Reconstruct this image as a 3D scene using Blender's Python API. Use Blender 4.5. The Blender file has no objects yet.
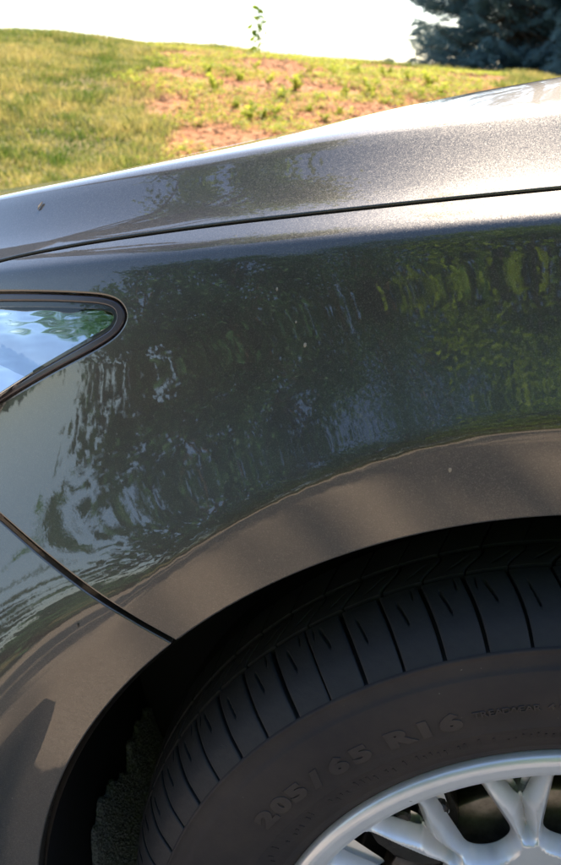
import bpy, math, random
import numpy as np
from mathutils import Vector, Matrix
from mathutils.geometry import delaunay_2d_cdt
R = math.radians
rng = np.random.default_rng(7)
random.seed(7)
sc = bpy.context.scene
col = sc.collection

# ------------------------------------------------------------------ camera
CAM = np.array([-0.1663, -0.4579, 0.9700])
PITCH, YAW, FPX = 0.38966, -0.10091, 850.0
cd = bpy.data.cameras.new('camera')
cam = bpy.data.objects.new('camera', cd)
col.objects.link(cam)
cam.location = CAM
cam.rotation_euler = (math.pi / 2 - PITCH, 0, -YAW)
cd.sensor_fit = 'VERTICAL'
cd.sensor_height = 24.0
cd.sensor_width = 24.0
cd.lens = 24.0 * FPX / 865.0
cd.clip_start = 0.02
cd.clip_end = 900
cd.dof.use_dof = True
cd.dof.focus_distance = 0.58
cd.dof.aperture_fstop = 9.0
sc.camera = cam

# ------------------------------------------------------------------ light
SUN_EL, SUN_AZ = 50.0, 11.0        # azimuth measured from +Y towards +X
w = bpy.data.worlds.new('World')
sc.world = w
w.use_nodes = True
nt = w.node_tree
bg = nt.nodes['Background']
sky = nt.nodes.new('ShaderNodeTexSky')
sky.sky_type = 'NISHITA'
sky.sun_disc = False
sky.sun_elevation = R(SUN_EL)
sky.sun_rotation = R(SUN_AZ)
sky.air_density = 1.0
sky.dust_density = 0.9
sky.ozone_density = 1.0
nt.links.new(sky.outputs[0], bg.inputs[0])
bg.inputs[1].default_value = 0.15
sl = bpy.data.lights.new('sun', 'SUN')
sl.energy = 5.0
sl.angle = R(0.53)
sl.color = (1.0, 0.84, 0.65)
so = bpy.data.objects.new('sun', sl)
col.objects.link(so)
sdir = Vector((math.sin(R(SUN_AZ)) * math.cos(R(SUN_EL)), math.cos(R(SUN_AZ)) * math.cos(R(SUN_EL)), math.sin(R(SUN_EL))))
so.rotation_euler = sdir.to_track_quat('Z', 'Y').to_euler()
so.location = (3, 8, 12)
sc.view_settings.view_transform = 'Standard'
sc.view_settings.look = 'None'
sc.view_settings.gamma = 1.0
sc.view_settings.exposure = 1.42

# ------------------------------------------------------------------ helpers
def link_parent(o, parent):
    if parent is not None:
        o.parent = parent
    return o

def tag(o, label=None, cat=None, group=None, kind=None):
    if label: o['label'] = label
    if cat: o['category'] = cat
    if group: o['group'] = group
    if kind: o['kind'] = kind
    return o

def empty(name, loc=(0, 0, 0), parent=None):
    o = bpy.data.objects.new(name, None)
    col.objects.link(o)
    o.location = loc
    o.empty_display_size = 0.1
    return link_parent(o, parent)

def mesh_obj(name, V, F, mat, parent=None, normals=None, smooth=True):
    """V (n,3) array, F list/array of faces"""
    me = bpy.data.meshes.new(name)
    V = np.asarray(V, dtype=float)
    if isinstance(F, np.ndarray):
        k = F.shape[1]
        me.vertices.add(len(V)); me.vertices.foreach_set('co', V.astype(np.float32).ravel())
        me.loops.add(F.size); me.loops.foreach_set('vertex_index', F.astype(np.int32).ravel())
        me.polygons.add(len(F))
        me.polygons.foreach_set('loop_start', np.arange(0, F.size, k, dtype=np.int32))
        me.polygons.foreach_set('loop_total', np.full(len(F), k, dtype=np.int32))
        me.update(calc_edges=True)
    else:
        me.from_pydata([tuple(v) for v in V], [], F)
        me.update()
    me.polygons.foreach_set('use_smooth', [smooth] * len(me.polygons))
    if normals is not None:
        me.normals_split_custom_set_from_vertices([tuple(n) for n in normals])
    if mat: me.materials.append(mat)
    o = bpy.data.objects.new(name, me)
    col.objects.link(o)
    return link_parent(o, parent)

def lathe(name, prof, mat, parent=None, a0=-180.0, a1=180.0, n=256, c=(0, 0.336), sharp=None):
    """ring round the Y axis; prof = [(r, y)]"""
    full = abs((a1 - a0) - 360) < 1e-6
    A = np.radians(np.linspace(a0, a1, n + 1))
    if full: A = A[:-1]
    P = np.array(prof, float)
    V = np.stack([c[0] + np.outer(np.sin(A), P[:, 0]), np.broadcast_to(P[:, 1], (len(A), len(P))), c[1] + np.outer(np.cos(A), P[:, 0])], -1)
    m, k = len(A), len(P)
    F = []
    for i in range(m if full else m - 1):
        j = (i + 1) % m
        for q in range(k - 1):
            F.append((i * k + q, j * k + q, j * k + q + 1, i * k + q + 1))
    o = mesh_obj(name, V.reshape(-1, 3), np.array(F), mat, parent)
    return o

def box_vf(x0, x1, y0, y1, z0, z1):
    V = [(x, y, z) for x in (x0, x1) for y in (y0, y1) for z in (z0, z1)]
    F = [(0, 1, 3, 2), (4, 6, 7, 5), (0, 4, 5, 1), (2, 3, 7, 6), (0, 2, 6, 4), (1, 5, 7, 3)]
    return V, F

def tube(points, radii, seg=8):
    P = np.array(points, float); V = []; F = []
    for i, p in enumerate(P):
        t = P[min(i + 1, len(P) - 1)] - P[max(i - 1, 0)]
        t = t / (np.linalg.norm(t) + 1e-9)
        u = np.cross(t, [0.13, 0.97, 0.21]); u /= np.linalg.norm(u) + 1e-9
        v = np.cross(t, u)
        for k in range(seg):
            a = 2 * math.pi * k / seg
            V.append(p + radii[i] * (math.cos(a) * u + math.sin(a) * v))
    for i in range(len(P) - 1):
        for k in range(seg):
            k2 = (k + 1) % seg
            F.append((i * seg + k, i * seg + k2, (i + 1) * seg + k2, (i + 1) * seg + k))
    F.append(tuple(range(seg))[::-1]); F.append(tuple((len(P) - 1) * seg + k for k in range(seg)))
    return V, F

class Bag:
    def __init__(s): s.V = []; s.F = []; s.n = 0
    def add(s, VF):
        V, F = VF
        s.V.append(np.asarray(V, float)); s.F += [tuple(i + s.n for i in f) for f in F]; s.n += len(V)
    def build(s, name, mat, parent=None, smooth=True):
        return mesh_obj(name, np.concatenate(s.V), s.F, mat, parent, smooth=smooth)

# ------------------------------------------------------------------ materials
class NM:
    """small node helper"""
    def __init__(s, name):
        s.m = bpy.data.materials.new(name); s.m.use_nodes = True
        s.t = s.m.node_tree; s.b = s.t.nodes['Principled BSDF']; s.out = s.t.nodes['Material Output']
    def n(s, typ, **kw):
        x = s.t.nodes.new(typ)
        for k, v in kw.items(): setattr(x, k, v)
        return x
    def l(s, a, b): s.t.links.new(a, b)
    def set(s, **kw):
        for k, v in kw.items():
            k = k.replace('_', ' ')
            s.b.inputs[k].default_value = v
    def coord(s, kind='Object'):
        return s.n('ShaderNodeTexCoord').outputs[kind]
    def noise(s, scale, detail=4, rough=0.55, vec=None, dist=0.0):
        x = s.n('ShaderNodeTexNoise'); x.inputs['Scale'].default_value = scale; x.inputs['Detail'].default_value = detail
        x.inputs['Roughness'].default_value = rough; x.inputs['Distortion'].default_value = dist
        if vec is not None: s.l(vec, x.inputs['Vector'])
        return x.outputs['Fac']
    def ramp(s, fac, stops):
        x = s.n('ShaderNodeValToRGB'); e = x.color_ramp.elements
        while len(e) < len(stops): e.new(0.5)
        for q, (p, c) in zip(e, stops):
            q.position = p; q.color = (c, c, c, 1) if not isinstance(c, tuple) else (c + (1,) if len(c) == 3 else c)
        s.l(fac, x.inputs[0]); return x.outputs[0]
    def mix(s, fac, a, b, mode='MIX'):
        x = s.n('ShaderNodeMix', data_type='RGBA', blend_type=mode)
        for sock, v in ((x.inputs[0], fac), (x.inputs[6], a), (x.inputs[7], b)):
            if hasattr(v, 'links'): s.l(v, sock)
            elif isinstance(v, (int, float)): sock.default_value = v
            else: sock.default_value = tuple(v) + (1,) if len(v) == 3 else v
        return x.outputs[2]
    def math(s, op, a, b=None):
        x = s.n('ShaderNodeMath', operation=op)
        for sock, v in ((x.inputs[0], a), (x.inputs[1], b)):
            if v is None: continue
            if hasattr(v, 'links'): s.l(v, sock)
            else: sock.default_value = v
        return x.outputs[0]
    def bump(s, h, strength, dist, target='Normal'):
        x = s.n('ShaderNodeBump'); x.inputs['Strength'].default_value = strength; x.inputs['Distance'].default_value = dist
        s.l(h, x.inputs['Height']); s.l(x.outputs[0], s.b.inputs[target]); return x.outputs[0]

def simple(name, color, rough=0.6, metal=0.0, var=0.15, scale=40, bump=0.0, bd=0.001):
    q = NM(name); c = q.coord()
    n = q.noise(scale, 5, 0.6, c)
    a = tuple(v * (1 - var) for v in color); b = tuple(min(1, v * (1 + var)) for v in color)
    q.l(q.ramp(n, [(0.3, a), (0.7, b)]), q.b.inputs['Base Color'])
    q.set(Roughness=rough, Metallic=metal)
    if bump: q.bump(n, bump, bd)
    return q.m

def make_paint():
    q = NM('taupe metallic paint'); c = q.coord()
    # metal flakes: one random tilt and tint per half millimetre cell
    v = q.n('ShaderNodeTexVoronoi'); v.inputs['Scale'].default_value = 2100; q.l(c, v.inputs['Vector'])
    sub = q.n('ShaderNodeVectorMath', operation='SUBTRACT'); q.l(v.outputs['Color'], sub.inputs[0]); sub.inputs[1].default_value = (0.5, 0.5, 0.5)
    scl = q.n('ShaderNodeVectorMath', operation='SCALE'); q.l(sub.outputs[0], scl.inputs[0]); scl.inputs['Scale'].default_value = 0.15
    g = q.n('ShaderNodeNewGeometry')
    add = q.n('ShaderNodeVectorMath', operation='ADD'); q.l(g.outputs['Normal'], add.inputs[0]); q.l(scl.outputs[0], add.inputs[1])
    nrm = q.n('ShaderNodeVectorMath', operation='NORMALIZE'); q.l(add.outputs[0], nrm.inputs[0])
    q.l(nrm.outputs[0], q.b.inputs['Normal'])
    sep = q.n('ShaderNodeSeparateColor'); q.l(v.outputs['Color'], sep.inputs[0])
    flake = q.ramp(sep.outputs[0], [(0.0, (0.047, 0.0445, 0.041)), (0.8, (0.070, 0.066, 0.060)), (1.0, (0.115, 0.108, 0.098))])
    # dust specks, bird-lime dots and thin road film low down
    dust = q.ramp(q.noise(230, 2, 0.5, c), [(0.735, 0.0), (0.78, 1.0)])
    film = q.ramp(q.noise(9, 6, 0.65, c), [(0.42, 0.0), (0.75, 0.35)])
    col1 = q.mix(q.math('MULTIPLY', film, 0.22), flake, (0.30, 0.27, 0.23))
    col2 = q.mix(q.math('MULTIPLY', dust, 0.22), col1, (0.42, 0.38, 0.33))
    q.l(col2, q.b.inputs['Base Color'])
    q.set(Metallic=0.72, Roughness=0.52, Coat_Weight=1.0, Coat_Roughness=0.012, Coat_IOR=1.7)
    cr = q.math('ADD', q.math('MULTIPLY', dust, 0.25), q.math('MULTIPLY', film, 0.05))
    q.l(q.math('ADD', cr, 0.008), q.b.inputs['Coat Roughness'])
    # faint orange peel in the clear coat
    bp = q.n('ShaderNodeBump'); bp.inputs['Strength'].default_value = 0.3; bp.inputs['Distance'].default_value = 0.00004
    q.l(q.noise(140, 2, 0.5, c), bp.inputs['Height']); q.l(bp.outputs[0], q.b.inputs['Coat Normal'])
    return q.m

def make_tyre(name, base, dusty, rough, amt):
    q = NM(name); c = q.coord()
    n1 = q.noise(14, 6, 0.65, c); n2 = q.noise(260, 3, 0.6, c)
    film = q.ramp(n1, [(0.35, 0.0), (0.72, amt)])
    speck = q.ramp(q.noise(420, 2, 0.5, c), [(0.74, 0.0), (0.79, 0.6)])
    a = q.mix(film, base, dusty)
    b = q.mix(q.math('MULTIPLY', speck, q.ramp(n1, [(0.5, 0.0), (0.65, 1.0)])), a, (0.30, 0.29, 0.27))
    q.l(b, q.b.inputs['Base Color']); q.set(Roughness=rough)
    q.b.inputs['Specular IOR Level'].default_value = 0.15
    q.bump(n2, 0.5, 0.0006)
    return q.m

def make_alloy():
    q = NM('silver wheel lacquer'); c = q.coord()
    n = q.noise(60, 5, 0.6, c)
    # curb scrapes: short marks gathered on the outer lip
    mp = q.n('ShaderNodeMapping'); mp.inputs['Scale'].default_value = (60, 60, 260); q.l(c, mp.inputs['Vector'])
    sp = q.ramp(q.noise(1.0, 3, 0.6, mp.outputs[0]), [(0.725, 0.0), (0.75, 1.0)])
    base = q.ramp(n, [(0.3, (0.72, 0.75, 0.82)), (0.7, (0.80, 0.83, 0.90))])
    q.l(q.mix(q.math('MULTIPLY', sp, 0.75), base, (0.10, 0.095, 0.09)), q.b.inputs['Base Color'])
    q.set(Metallic=0.45, Roughness=0.32, Coat_Weight=0.5, Coat_Roughness=0.12)
    return q.m

def make_asphalt():
    q = NM('worn pale asphalt'); c = q.coord()
    n = q.noise(0.9, 5, 0.6, c); f = q.noise(160, 4, 0.7, c)
    a = q.ramp(f, [(0.3, (0.29, 0.24, 0.195)), (0.62, (0.50, 0.42, 0.345)), (0.8, (0.62, 0.53, 0.45))])
    q.l(q.mix(q.ramp(n, [(0.4, 0.0), (0.7, 0.5)]), a, (0.40, 0.33, 0.27)), q.b.inputs['Base Color'])
    q.set(Roughness=0.92); q.bump(f, 0.8, 0.004)
    return q.m

def make_hill():
    q = NM('hill turf and clay'); c = q.coord()
    sx = q.n('ShaderNodeSeparateXYZ'); q.l(c, sx.inputs[0])
    at = q.n('ShaderNodeAttribute'); at.attribute_name = 'soil'
    g = q.ramp(q.noise(1.3, 6, 0.62, c), [(0.32, (0.09, 0.10, 0.022)), (0.5, (0.20, 0.18, 0.055)), (0.66, (0.36, 0.27, 0.13))])
    s = q.ramp(q.noise(7, 6, 0.7, c), [(0.3, (0.22, 0.070, 0.022)), (0.5, (0.46, 0.19, 0.070)), (0.72, (0.62, 0.36, 0.18))])
    q.l(q.mix(at.outputs['Fac'], g, s), q.b.inputs['Base Color'])
    q.set(Roughness=0.95); q.bump(q.noise(18, 5, 0.65, c), 1.0, 0.06)
    return q.m

def leafy(name, ca, cb, scale, trans=0.35, attr=None, rough=0.55, spec=0.3):
    q = NM(name); c = q.coord()
    f = q.noise(scale, 4, 0.6, c)
    if attr:
        at = q.n('ShaderNodeAttribute'); at.attribute_name = attr
        f = q.math('ADD', q.math('MULTIPLY', f, 0.5), q.math('MULTIPLY', at.outputs['Fac'], 0.5))
    colr = q.ramp(f, [(0.25, ca), (0.75, cb)])
    q.l(colr, q.b.inputs['Base Color']); q.set(Roughness=rough); q.b.inputs['Specular IOR Level'].default_value = spec
    tr = q.n('ShaderNodeBsdfTranslucent'); q.l(colr, tr.inputs[0])
    mx = q.n('ShaderNodeMixShader'); mx.inputs[0].default_value = trans
    q.l(q.b.outputs[0], mx.inputs[1]); q.l(tr.outputs[0], mx.inputs[2]); q.l(mx.outputs[0], q.out.inputs[0])
    return q.m

def make_glass():
    q = NM('clear lens plastic')
    tr = q.n('ShaderNodeBsdfTransparent'); tr.inputs[0].default_value = (0.86, 0.88, 0.89, 1)
    gl = q.n('ShaderNodeBsdfGlossy'); gl.inputs['Roughness'].default_value = 0.015
    lw = q.n('ShaderNodeLayerWeight'); lw.inputs[0].default_value = 0.5
    fr = q.math('MULTIPLY', q.math('POWER', lw.outputs['Facing'], 5.0), 0.9)
    mx = q.n('ShaderNodeMixShader')
    q.l(q.math('ADD', fr, 0.055), mx.inputs[0]); q.l(tr.outputs[0], mx.inputs[1]); q.l(gl.outputs[0], mx.inputs[2])
    q.l(mx.outputs[0], q.out.inputs[0])
    return q.m

M = {}
M['paint'] = make_paint()
M['inner'] = simple('dark inner panel', (0.012, 0.012, 0.013), 0.7)
M['black'] = simple('black trim plastic', (0.010, 0.010, 0.012), 0.35, var=0.1)
M['liner'] = simple('wheel liner plastic', (0.012, 0.013, 0.016), 0.75, bump=0.3, scale=90)
M['felt'] = simple('gritty splash liner', (0.34, 0.355, 0.40), 0.8, var=0.95, scale=520, bump=1.0, bd=0.004)
M['gasket'] = simple('lens border', (0.060, 0.052, 0.064), 0.16, var=0.1)
M['glass'] = make_glass()
M['chrome'] = simple('lamp reflector', (0.80, 0.81, 0.82), 0.07, 1.0, 0.05)
M['tread'] = make_tyre('tread rubber', (0.028, 0.030, 0.037), (0.062, 0.062, 0.068), 0.50, 0.6)
M['wall'] = make_tyre('sidewall rubber', (0.034, 0.032, 0.037), (0.080, 0.067, 0.063), 0.60, 0.5)
M['letter'] = make_tyre('raised rubber lettering', (0.044, 0.040, 0.044), (0.095, 0.080, 0.074), 0.60, 0.6)
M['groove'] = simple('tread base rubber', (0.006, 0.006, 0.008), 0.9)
M['alloy'] = make_alloy()
M['steel'] = simple('brake steel', (0.30, 0.27, 0.25), 0.45, 0.8, 0.3, 120, 0.3)
M['caliper'] = simple('cast caliper', (0.035, 0.034, 0.036), 0.4, 0.3, 0.4, 80, 0.3, 0.002)
M['asphalt'] = make_asphalt()
M['concrete'] = simple('kerb concrete', (0.38, 0.36, 0.33), 0.9, 0, 0.25, 12, 0.4, 0.004)
M['hill'] = make_hill()
M['grass'] = leafy('grass blades', (0.095, 0.17, 0.018), (0.56, 0.46, 0.16), 3.0, 0.45, 'tint')
M['weed'] = leafy('weed leaves', (0.16, 0.26, 0.03), (0.62, 0.64, 0.09), 6, 0.5, 'tint')
M['soilbits'] = simple('clay clods', (0.50, 0.26, 0.12), 0.95, 0, 0.5, 14, 0.3, 0.01)
M['spruce'] = leafy('blue spruce needles', (0.050, 0.105, 0.120), (0.15, 0.24, 0.24), 2.0, 0.12, 'tint')
M['leaf'] = leafy('broad leaves', (0.06, 0.15, 0.015), (0.42, 0.60, 0.04), 0.8, 0.35, 'tint')
M['leaf_dark'] = leafy('dark broad leaves', (0.030, 0.105, 0.050), (0.085, 0.215, 0.085), 0.8, 0.25, 'tint')
M['bark'] = simple('bark', (0.11, 0.085, 0.065), 0.95, 0, 0.4, 14, 0.8, 0.02)
M['wglass'] = simple('dark window glass', (0.010, 0.012, 0.013), 0.03, 0, 0.0)

# the lot falls away from the camera by about two degrees, and the car with it
def cross_fall(y):
    y = np.asarray(y, float); return -0.033 * (0.03 * np.logaddexp(0, (y - .16) / 0.03) - 0.03 * np.logaddexp(0, (y - 2.16) / 0.03))
FALL = float(cross_fall(2.33))
# ------------------------------------------------------------------ ground, kerb and hill
def crest(x): return 1.19 - 0.098 * np.clip(x, -9, 9) - 0.0038 * np.minimum(np.clip(x, -9, 9), 0) ** 2 + 0.012 * np.sin(x * 0.9)
def noise2(x, y, s, seed=0.0):
    v = 0
    for k, (f, a) in enumerate(((1, 1), (2.1, .5), (4.3, .25), (8.9, .13))):
        v = v + a * (np.sin(f * s * (x * 0.93 + y * 0.37) + 1.7 * k + seed + 1.3 * np.sin(f * s * (y * 0.71 - x * 0.3) + seed * 2.1))
                     * np.sin(f * s * (y * 0.97 - x * 0.21) + 2.9 * k + seed * 1.7))
    return v
def hill_z(x, y):
    t = np.clip((y - 2.5) / 9.8, 0, 1)
    h = 0.12 + FALL + (crest(x) - 0.12 - FALL) * np.sin(t * math.pi / 2) ** 1.25
    h = h - 0.035 * np.maximum(0, y - 12.3)
    return h + 0.022 * noise2(x, y, 2.4) * np.minimum(1, (y - 2.4) / 1.0).clip(0, 1)
def soil_mask(x, y):
    n = 0.35 * noise2(x, y, 1.5, 3.0) + 0.2 * noise2(x, y, 5.0, 1.0)
    xl = -0.10 - 0.225 * (y + .46); xr = 0.05 + 0.10 * (y + .46)
    m = np.minimum(np.minimum((x - xl), (xr - x)) / 0.5, (11.9 - y) / 0.6) + n + .65
    return np.clip(m * 2.4, 0, 1)
gx, gy = 130, 130
def grid_surface(name, xs, ys, fz, mat, kind='structure', attr=None):
    X, Y = np.meshgrid(xs, ys, indexing='ij'); Z = fz(X, Y)
    V = np.stack([X, Y, Z], -1).reshape(-1, 3); n = len(ys)
    I, J = np.meshgrid(np.arange(len(xs) - 1), np.arange(n - 1), indexing='ij'); I = I.ravel(); J = J.ravel()
    F = np.stack([I * n + J, (I + 1) * n + J, (I + 1) * n + J + 1, I * n + J + 1], -1)
    o = mesh_obj(name, V, F, mat)
    if attr:
        a = o.data.attributes.new('soil', 'FLOAT', 'POINT'); a.data.foreach_set('value', attr(X, Y).ravel().astype(np.float32))
    if kind: o['kind'] = kind
    return o
xs = np.concatenate([np.linspace(-300, -14, 14), np.linspace(-12, 12, 240), np.linspace(14, 300, 14)])
ys = np.concatenate([np.linspace(2.32, 13, 220), np.linspace(14, 60, 20), np.linspace(80, 500, 6)])
def hz_all(X, Y):
    return np.where(Y > 60, hill_z(X, 60.0) - 0.0, hill_z(X, Y))
hill = grid_surface('grass_hill', xs, ys, hz_all, M['hill'], attr=soil_mask)
gr = mesh_obj('parking_ground', [(-300, -9, -.007), (300, -9, -.007), (300, .16, -.007), (-300, .16, -.007), (300, 2.18, FALL - .007), (-300, 2.18, FALL - .007)], [(0, 1, 2, 3), (3, 2, 4, 5)], M['asphalt'])
gr['kind'] = 'structure'
V, F = box_vf(-40, 40, 2.18, 2.33, -0.3, 0.13 + FALL)
kb = mesh_obj('kerb', V, F, M['concrete'], smooth=False); kb['kind'] = 'structure'
lawn = grid_surface('back_lawn', np.linspace(-300, 300, 60), np.concatenate([np.linspace(-300, -20, 12), np.linspace(-18, -9, 10)]),
                    lambda X, Y: 0.02 + 0.05 * np.clip(-9 - Y, 0, 40) + 0 * X, M['hill'])

# ------------------------------------------------------------------ foliage builders
def add_tint(o, per_vert):
    a = o.data.attributes.new('tint', 'FLOAT', 'POINT'); a.data.foreach_set('value', per_vert.astype(np.float32))

def rand_rot(n, tilt):
    """n random orthonormal frames, z axis tilted from up by about tilt"""
    a = rng.uniform(0, 2 * np.pi, n); t = np.abs(rng.normal(0, tilt, n)); b = rng.uniform(0, 2 * np.pi, n)
    z = np.stack([np.sin(t) * np.cos(b), np.sin(t) * np.sin(b), np.cos(t)], -1)
    u = np.stack([np.cos(a), np.sin(a), np.zeros(n)], -1)
    x = u - (u * z).sum(-1, keepdims=True) * z; x /= np.linalg.norm(x, axis=-1, keepdims=True)
    y = np.cross(z, x)
    return x, y, z

def leaves_mesh(name, pts, size, mat, parent, tilt=1.2, tint=None):
    """a folded, pointed leaf (4 triangles) at every point"""
    n = len(pts); x, y, z = rand_rot(n, tilt)
    s = (size * rng.uniform(0.6, 1.35, n))[:, None]
    shp = np.array([(-.5, 0, 0), (-.05, .28, .07), (.5, 0, -.05), (-.05, -.28, .07)])
    V = pts[:, None, :] + s[:, None] * (shp[None, :, 0:1] * x[:, None] + shp[None, :, 1:2] * y[:, None] + shp[None, :, 2:3] * z[:, None])
    b = np.arange(n) * 4
    F = np.concatenate([np.stack([b, b + 2, b + 1], -1), np.stack([b, b + 3, b + 2], -1)])
    o = mesh_obj(name, V.reshape(-1, 3), F, mat, parent, smooth=False)
    if tint is None: tint = rng.uniform(0, 1, n)
    add_tint(o, np.repeat(tint, 4))
    return o

def broad_tree(name, loc, height, crown_c, crown_r, nleaf, leaf, label, nclump=46, mat=None, group=None):
    t = empty(name, loc); tag(t, label, 'tree', group)
    bg_ = Bag()
    cc = np.array(crown_c, float); cr = np.array(crown_r, float)
    top = np.array([cc[0] * 0.5, cc[1] * 0.5, cc[2]])
    trunk = [np.array([0, 0, -0.1]), np.array([0.03, 0.02, height * .18]), top * np.array([.4, .4, .55]), top]
    bg_.add(tube(trunk, [0.24, 0.19, 0.14, 0.06], 12))
    cl = []
    for k in range(nclump):
        d = rng.normal(size=3); d /= np.linalg.norm(d); rr = rng.uniform(0.35, 1.0) ** 0.6
        cl.append(cc + cr * d * rr)
    pts = []; tint = []
    for p in cl:
        s = trunk[2] + (trunk[3] - trunk[2]) * rng.uniform(0, 0.9)
        mid = (s + p) / 2 + rng.normal(0, .15, 3) + np.array([0, 0, .2])
        bg_.add(tube([s, mid, p], [0.06, 0.035, 0.012], 6))
        m = nleaf // nclump
        q = rng.normal(0, 1, (m, 3)); q *= (np.abs(rng.normal(0.5, .28, m)) / np.linalg.norm(q, axis=1))[:, None]
        sc_ = cr.mean() * rng.uniform(0.28, 0.5)
        pts.append(p + q * sc_ * np.array([1.2, 1.2, 0.6])); tint.append(np.clip(rng.normal(rng.uniform(.2, .8), .2, m), 0, 1))
    bg_.build('trunk', M['bark'], t)
    leaves_mesh('crown', np.concatenate(pts), leaf, mat or M['leaf'], t, 1.0, np.concatenate(tint))
    return t

# ------------------------------------------------------------------ the car surface
XA, ZA, RA = -0.0097, 0.3500, 0.3940     # wheel arch
MID = 0.905                               # the car's centre line
_vx = np.arange(-0.80, 1.30, 0.0001)
_tab = [(-.80, -10), (-.60, -6), (-.50, -1), (-.42, 4), (-.32, 7), (-.24, 7), (-.17, 9.5), (-.11, 12.5), (-.06, 16), (-.025, 20), (-.0035, 25), (.0025, 54), (.008, 64), (.018, 66.5), (.030, 65), (.048, 57), (.078, 52), (.088, 57), (.0935, 72), (.0985, 82), (.105, 85), (.13, 87.5), (.18, 89.2), (.25, 90), (.36, 90.3), (.55, 90), (.85, 90), (1.3, 90.6)]
_tx = np.array([a for a, b in _tab]); _ty = np.radians([b for a, b in _tab])
def _pchip(x, xs, ys):
    h = np.diff(xs); d = np.diff(ys) / h
    m = np.zeros_like(ys); m[0] = d[0]; m[-1] = d[-1]
    for i in range(1, len(xs) - 1):
        if d[i - 1] * d[i] > 0:
            w1 = 2 * h[i] + h[i - 1]; w2 = h[i] + 2 * h[i - 1]
            m[i] = (w1 + w2) / (w1 / d[i - 1] + w2 / d[i])
    i = np.clip(np.searchsorted(xs, x) - 1, 0, len(h) - 1); t = (x - xs[i]) / h[i]
    return (2*t**3-3*t**2+1)*ys[i] + (t**3-2*t**2+t)*h[i]*m[i] + (-2*t**3+3*t**2)*ys[i+1] + (t**3-t**2)*h[i]*m[i+1]
_th = _pchip(_vx, _tx, _ty)
_ky = np.exp(-0.5 * (np.arange(-30, 31) / 12.0) ** 2); _ky /= _ky.sum()
_th = np.convolve(np.pad(_th, 30, mode='edge'), _ky, 'valid')
_Yc = np.concatenate([[0], np.cumsum((np.sin(_th[1:]) + np.sin(_th[:-1])) / 2 * 0.0001)])
_Zc = np.concatenate([[0], np.cumsum((np.cos(_th[1:]) + np.cos(_th[:-1])) / 2 * 0.0001)])
_i0 = np.searchsorted(_vx, 0.0); _Yc -= _Yc[_i0]; _Zc -= _Zc[_i0]
_zt = np.polyfit([-.9, -.75, -.6, -.415, -.322, -.208, -.06, .1, .3, .6, 1.2], [.735, .775, .812, .848, .8645, .8835, .900, .912, .922, .932, .938], 5,
                 w=[1, 1, 2, 8, 8, 8, 8, 4, 2, 2, 1])
def z_t(x):
    xc = np.clip(x, -.9, 0.9); return np.polyval(_zt, xc)
def softp(t, s=0.05): return s * np.logaddexp(0, t / s)
def plan(x): return 0.5 * 1.45 * softp(-(x + 0.10)) ** 2 * (1 + 0.0 * x)
def P(x, v):
    x = np.asarray(x, float); v = np.asarray(v, float)
    ww = np.clip((x + .42) / .42, 0, 1); ww = 1 + .27 * ww * ww * (3 - 2 * ww)
    ve = np.where(v > .034, .034 + (v - .034) / ww, v); y0 = np.interp(.034, _vx, _Yc); z0 = np.interp(.034, _vx, _Zc)
    py = np.interp(ve, _vx, _Yc); pz = np.interp(ve, _vx, _Zc)
    Y = np.where(v > .034, y0 + ww * (py - y0), py) + 0.040 + plan(x)
    Z = z_t(x) + np.where(v > .034, z0 + ww * (pz - z0), pz)
    tq = np.clip((v - .105) / .16, 0, 1); Z = Z - np.interp(x, [-.45, -.22, -.05, .08, .3], [.0100, -.0010, -.010, -.019, -.018]) * tq * tq * (3 - 2 * tq)
    Z = Z + cross_fall(Y)
    e = np.clip((-x - .09) / .32, 0, 1.3); e = e * e * (3 - 2 * e) if False else e ** 1.5
    gdep = np.clip((-v - .07) / .31, 0, 1.0)
    Y = Y - 0.080 * np.minimum(e, 1.1) * gdep * gdep * (3 - 2 * gdep)
    dx, dz = x - XA, Z - ZA
    r = np.hypot(dx, dz); a = np.degrees(np.arctan2(-dx, dz))
    k = np.clip((a - 5) / 60, 0, 1); k = k * k * (3 - 2 * k)
    rc = 0.4520 - 0.028 * k
    Yf = -0.0136 + 0.5 * 0.22 * softp(-(x + 0.12)) ** 2
    t = np.clip((r - rc) / 0.105, -1, 1)
    ts = 0.022 * np.logaddexp(0, t / 0.022)
    ts = np.clip(ts, 0, 1)
    W = 1 - (1 - ts) ** 3.5
    low = np.clip((-v - 0.0) / 0.03, 0, 1)
    return np.stack([x, np.where(v < 0, Yf + (Y - Yf) * W, Y), Z], -1)
def N(x, v, h=0.0004):
    a = P(x + h, v) - P(x - h, v); b = P(x, v + h) - P(x, v - h)
    n = np.cross(a, b); n = n / np.linalg.norm(n, axis=-1, keepdims=True)
    return n           # points outwards (-Y, +Z)
def v_of_z(x, z):
    """param of the point of section x at height z (below the shoulder)"""
    zz = z - z_t(x); m = _vx <= 0.09
    return np.interp(zz, _Zc[m], _vx[m])
cp, sp_, cy_, sy_ = math.cos(PITCH), math.sin(PITCH), math.cos(YAW), math.sin(YAW)
def project(p):
    d = p - CAM
    X = d[..., 0] * cy_ - d[..., 1] * sy_; Yy = d[..., 0] * sy_ + d[..., 1] * cy_
    dep = Yy * cp - d[..., 2] * sp_; up = Yy * sp_ + d[..., 2] * cp
    return np.stack([280.5 + FPX * X / dep, 432.5 - FPX * up / dep], -1)
_gx, _gv = np.meshgrid(np.arange(-.75, .6, .01), np.arange(-.6, .12, .01), indexing='ij')
_gp = project(P(_gx, _gv))
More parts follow.
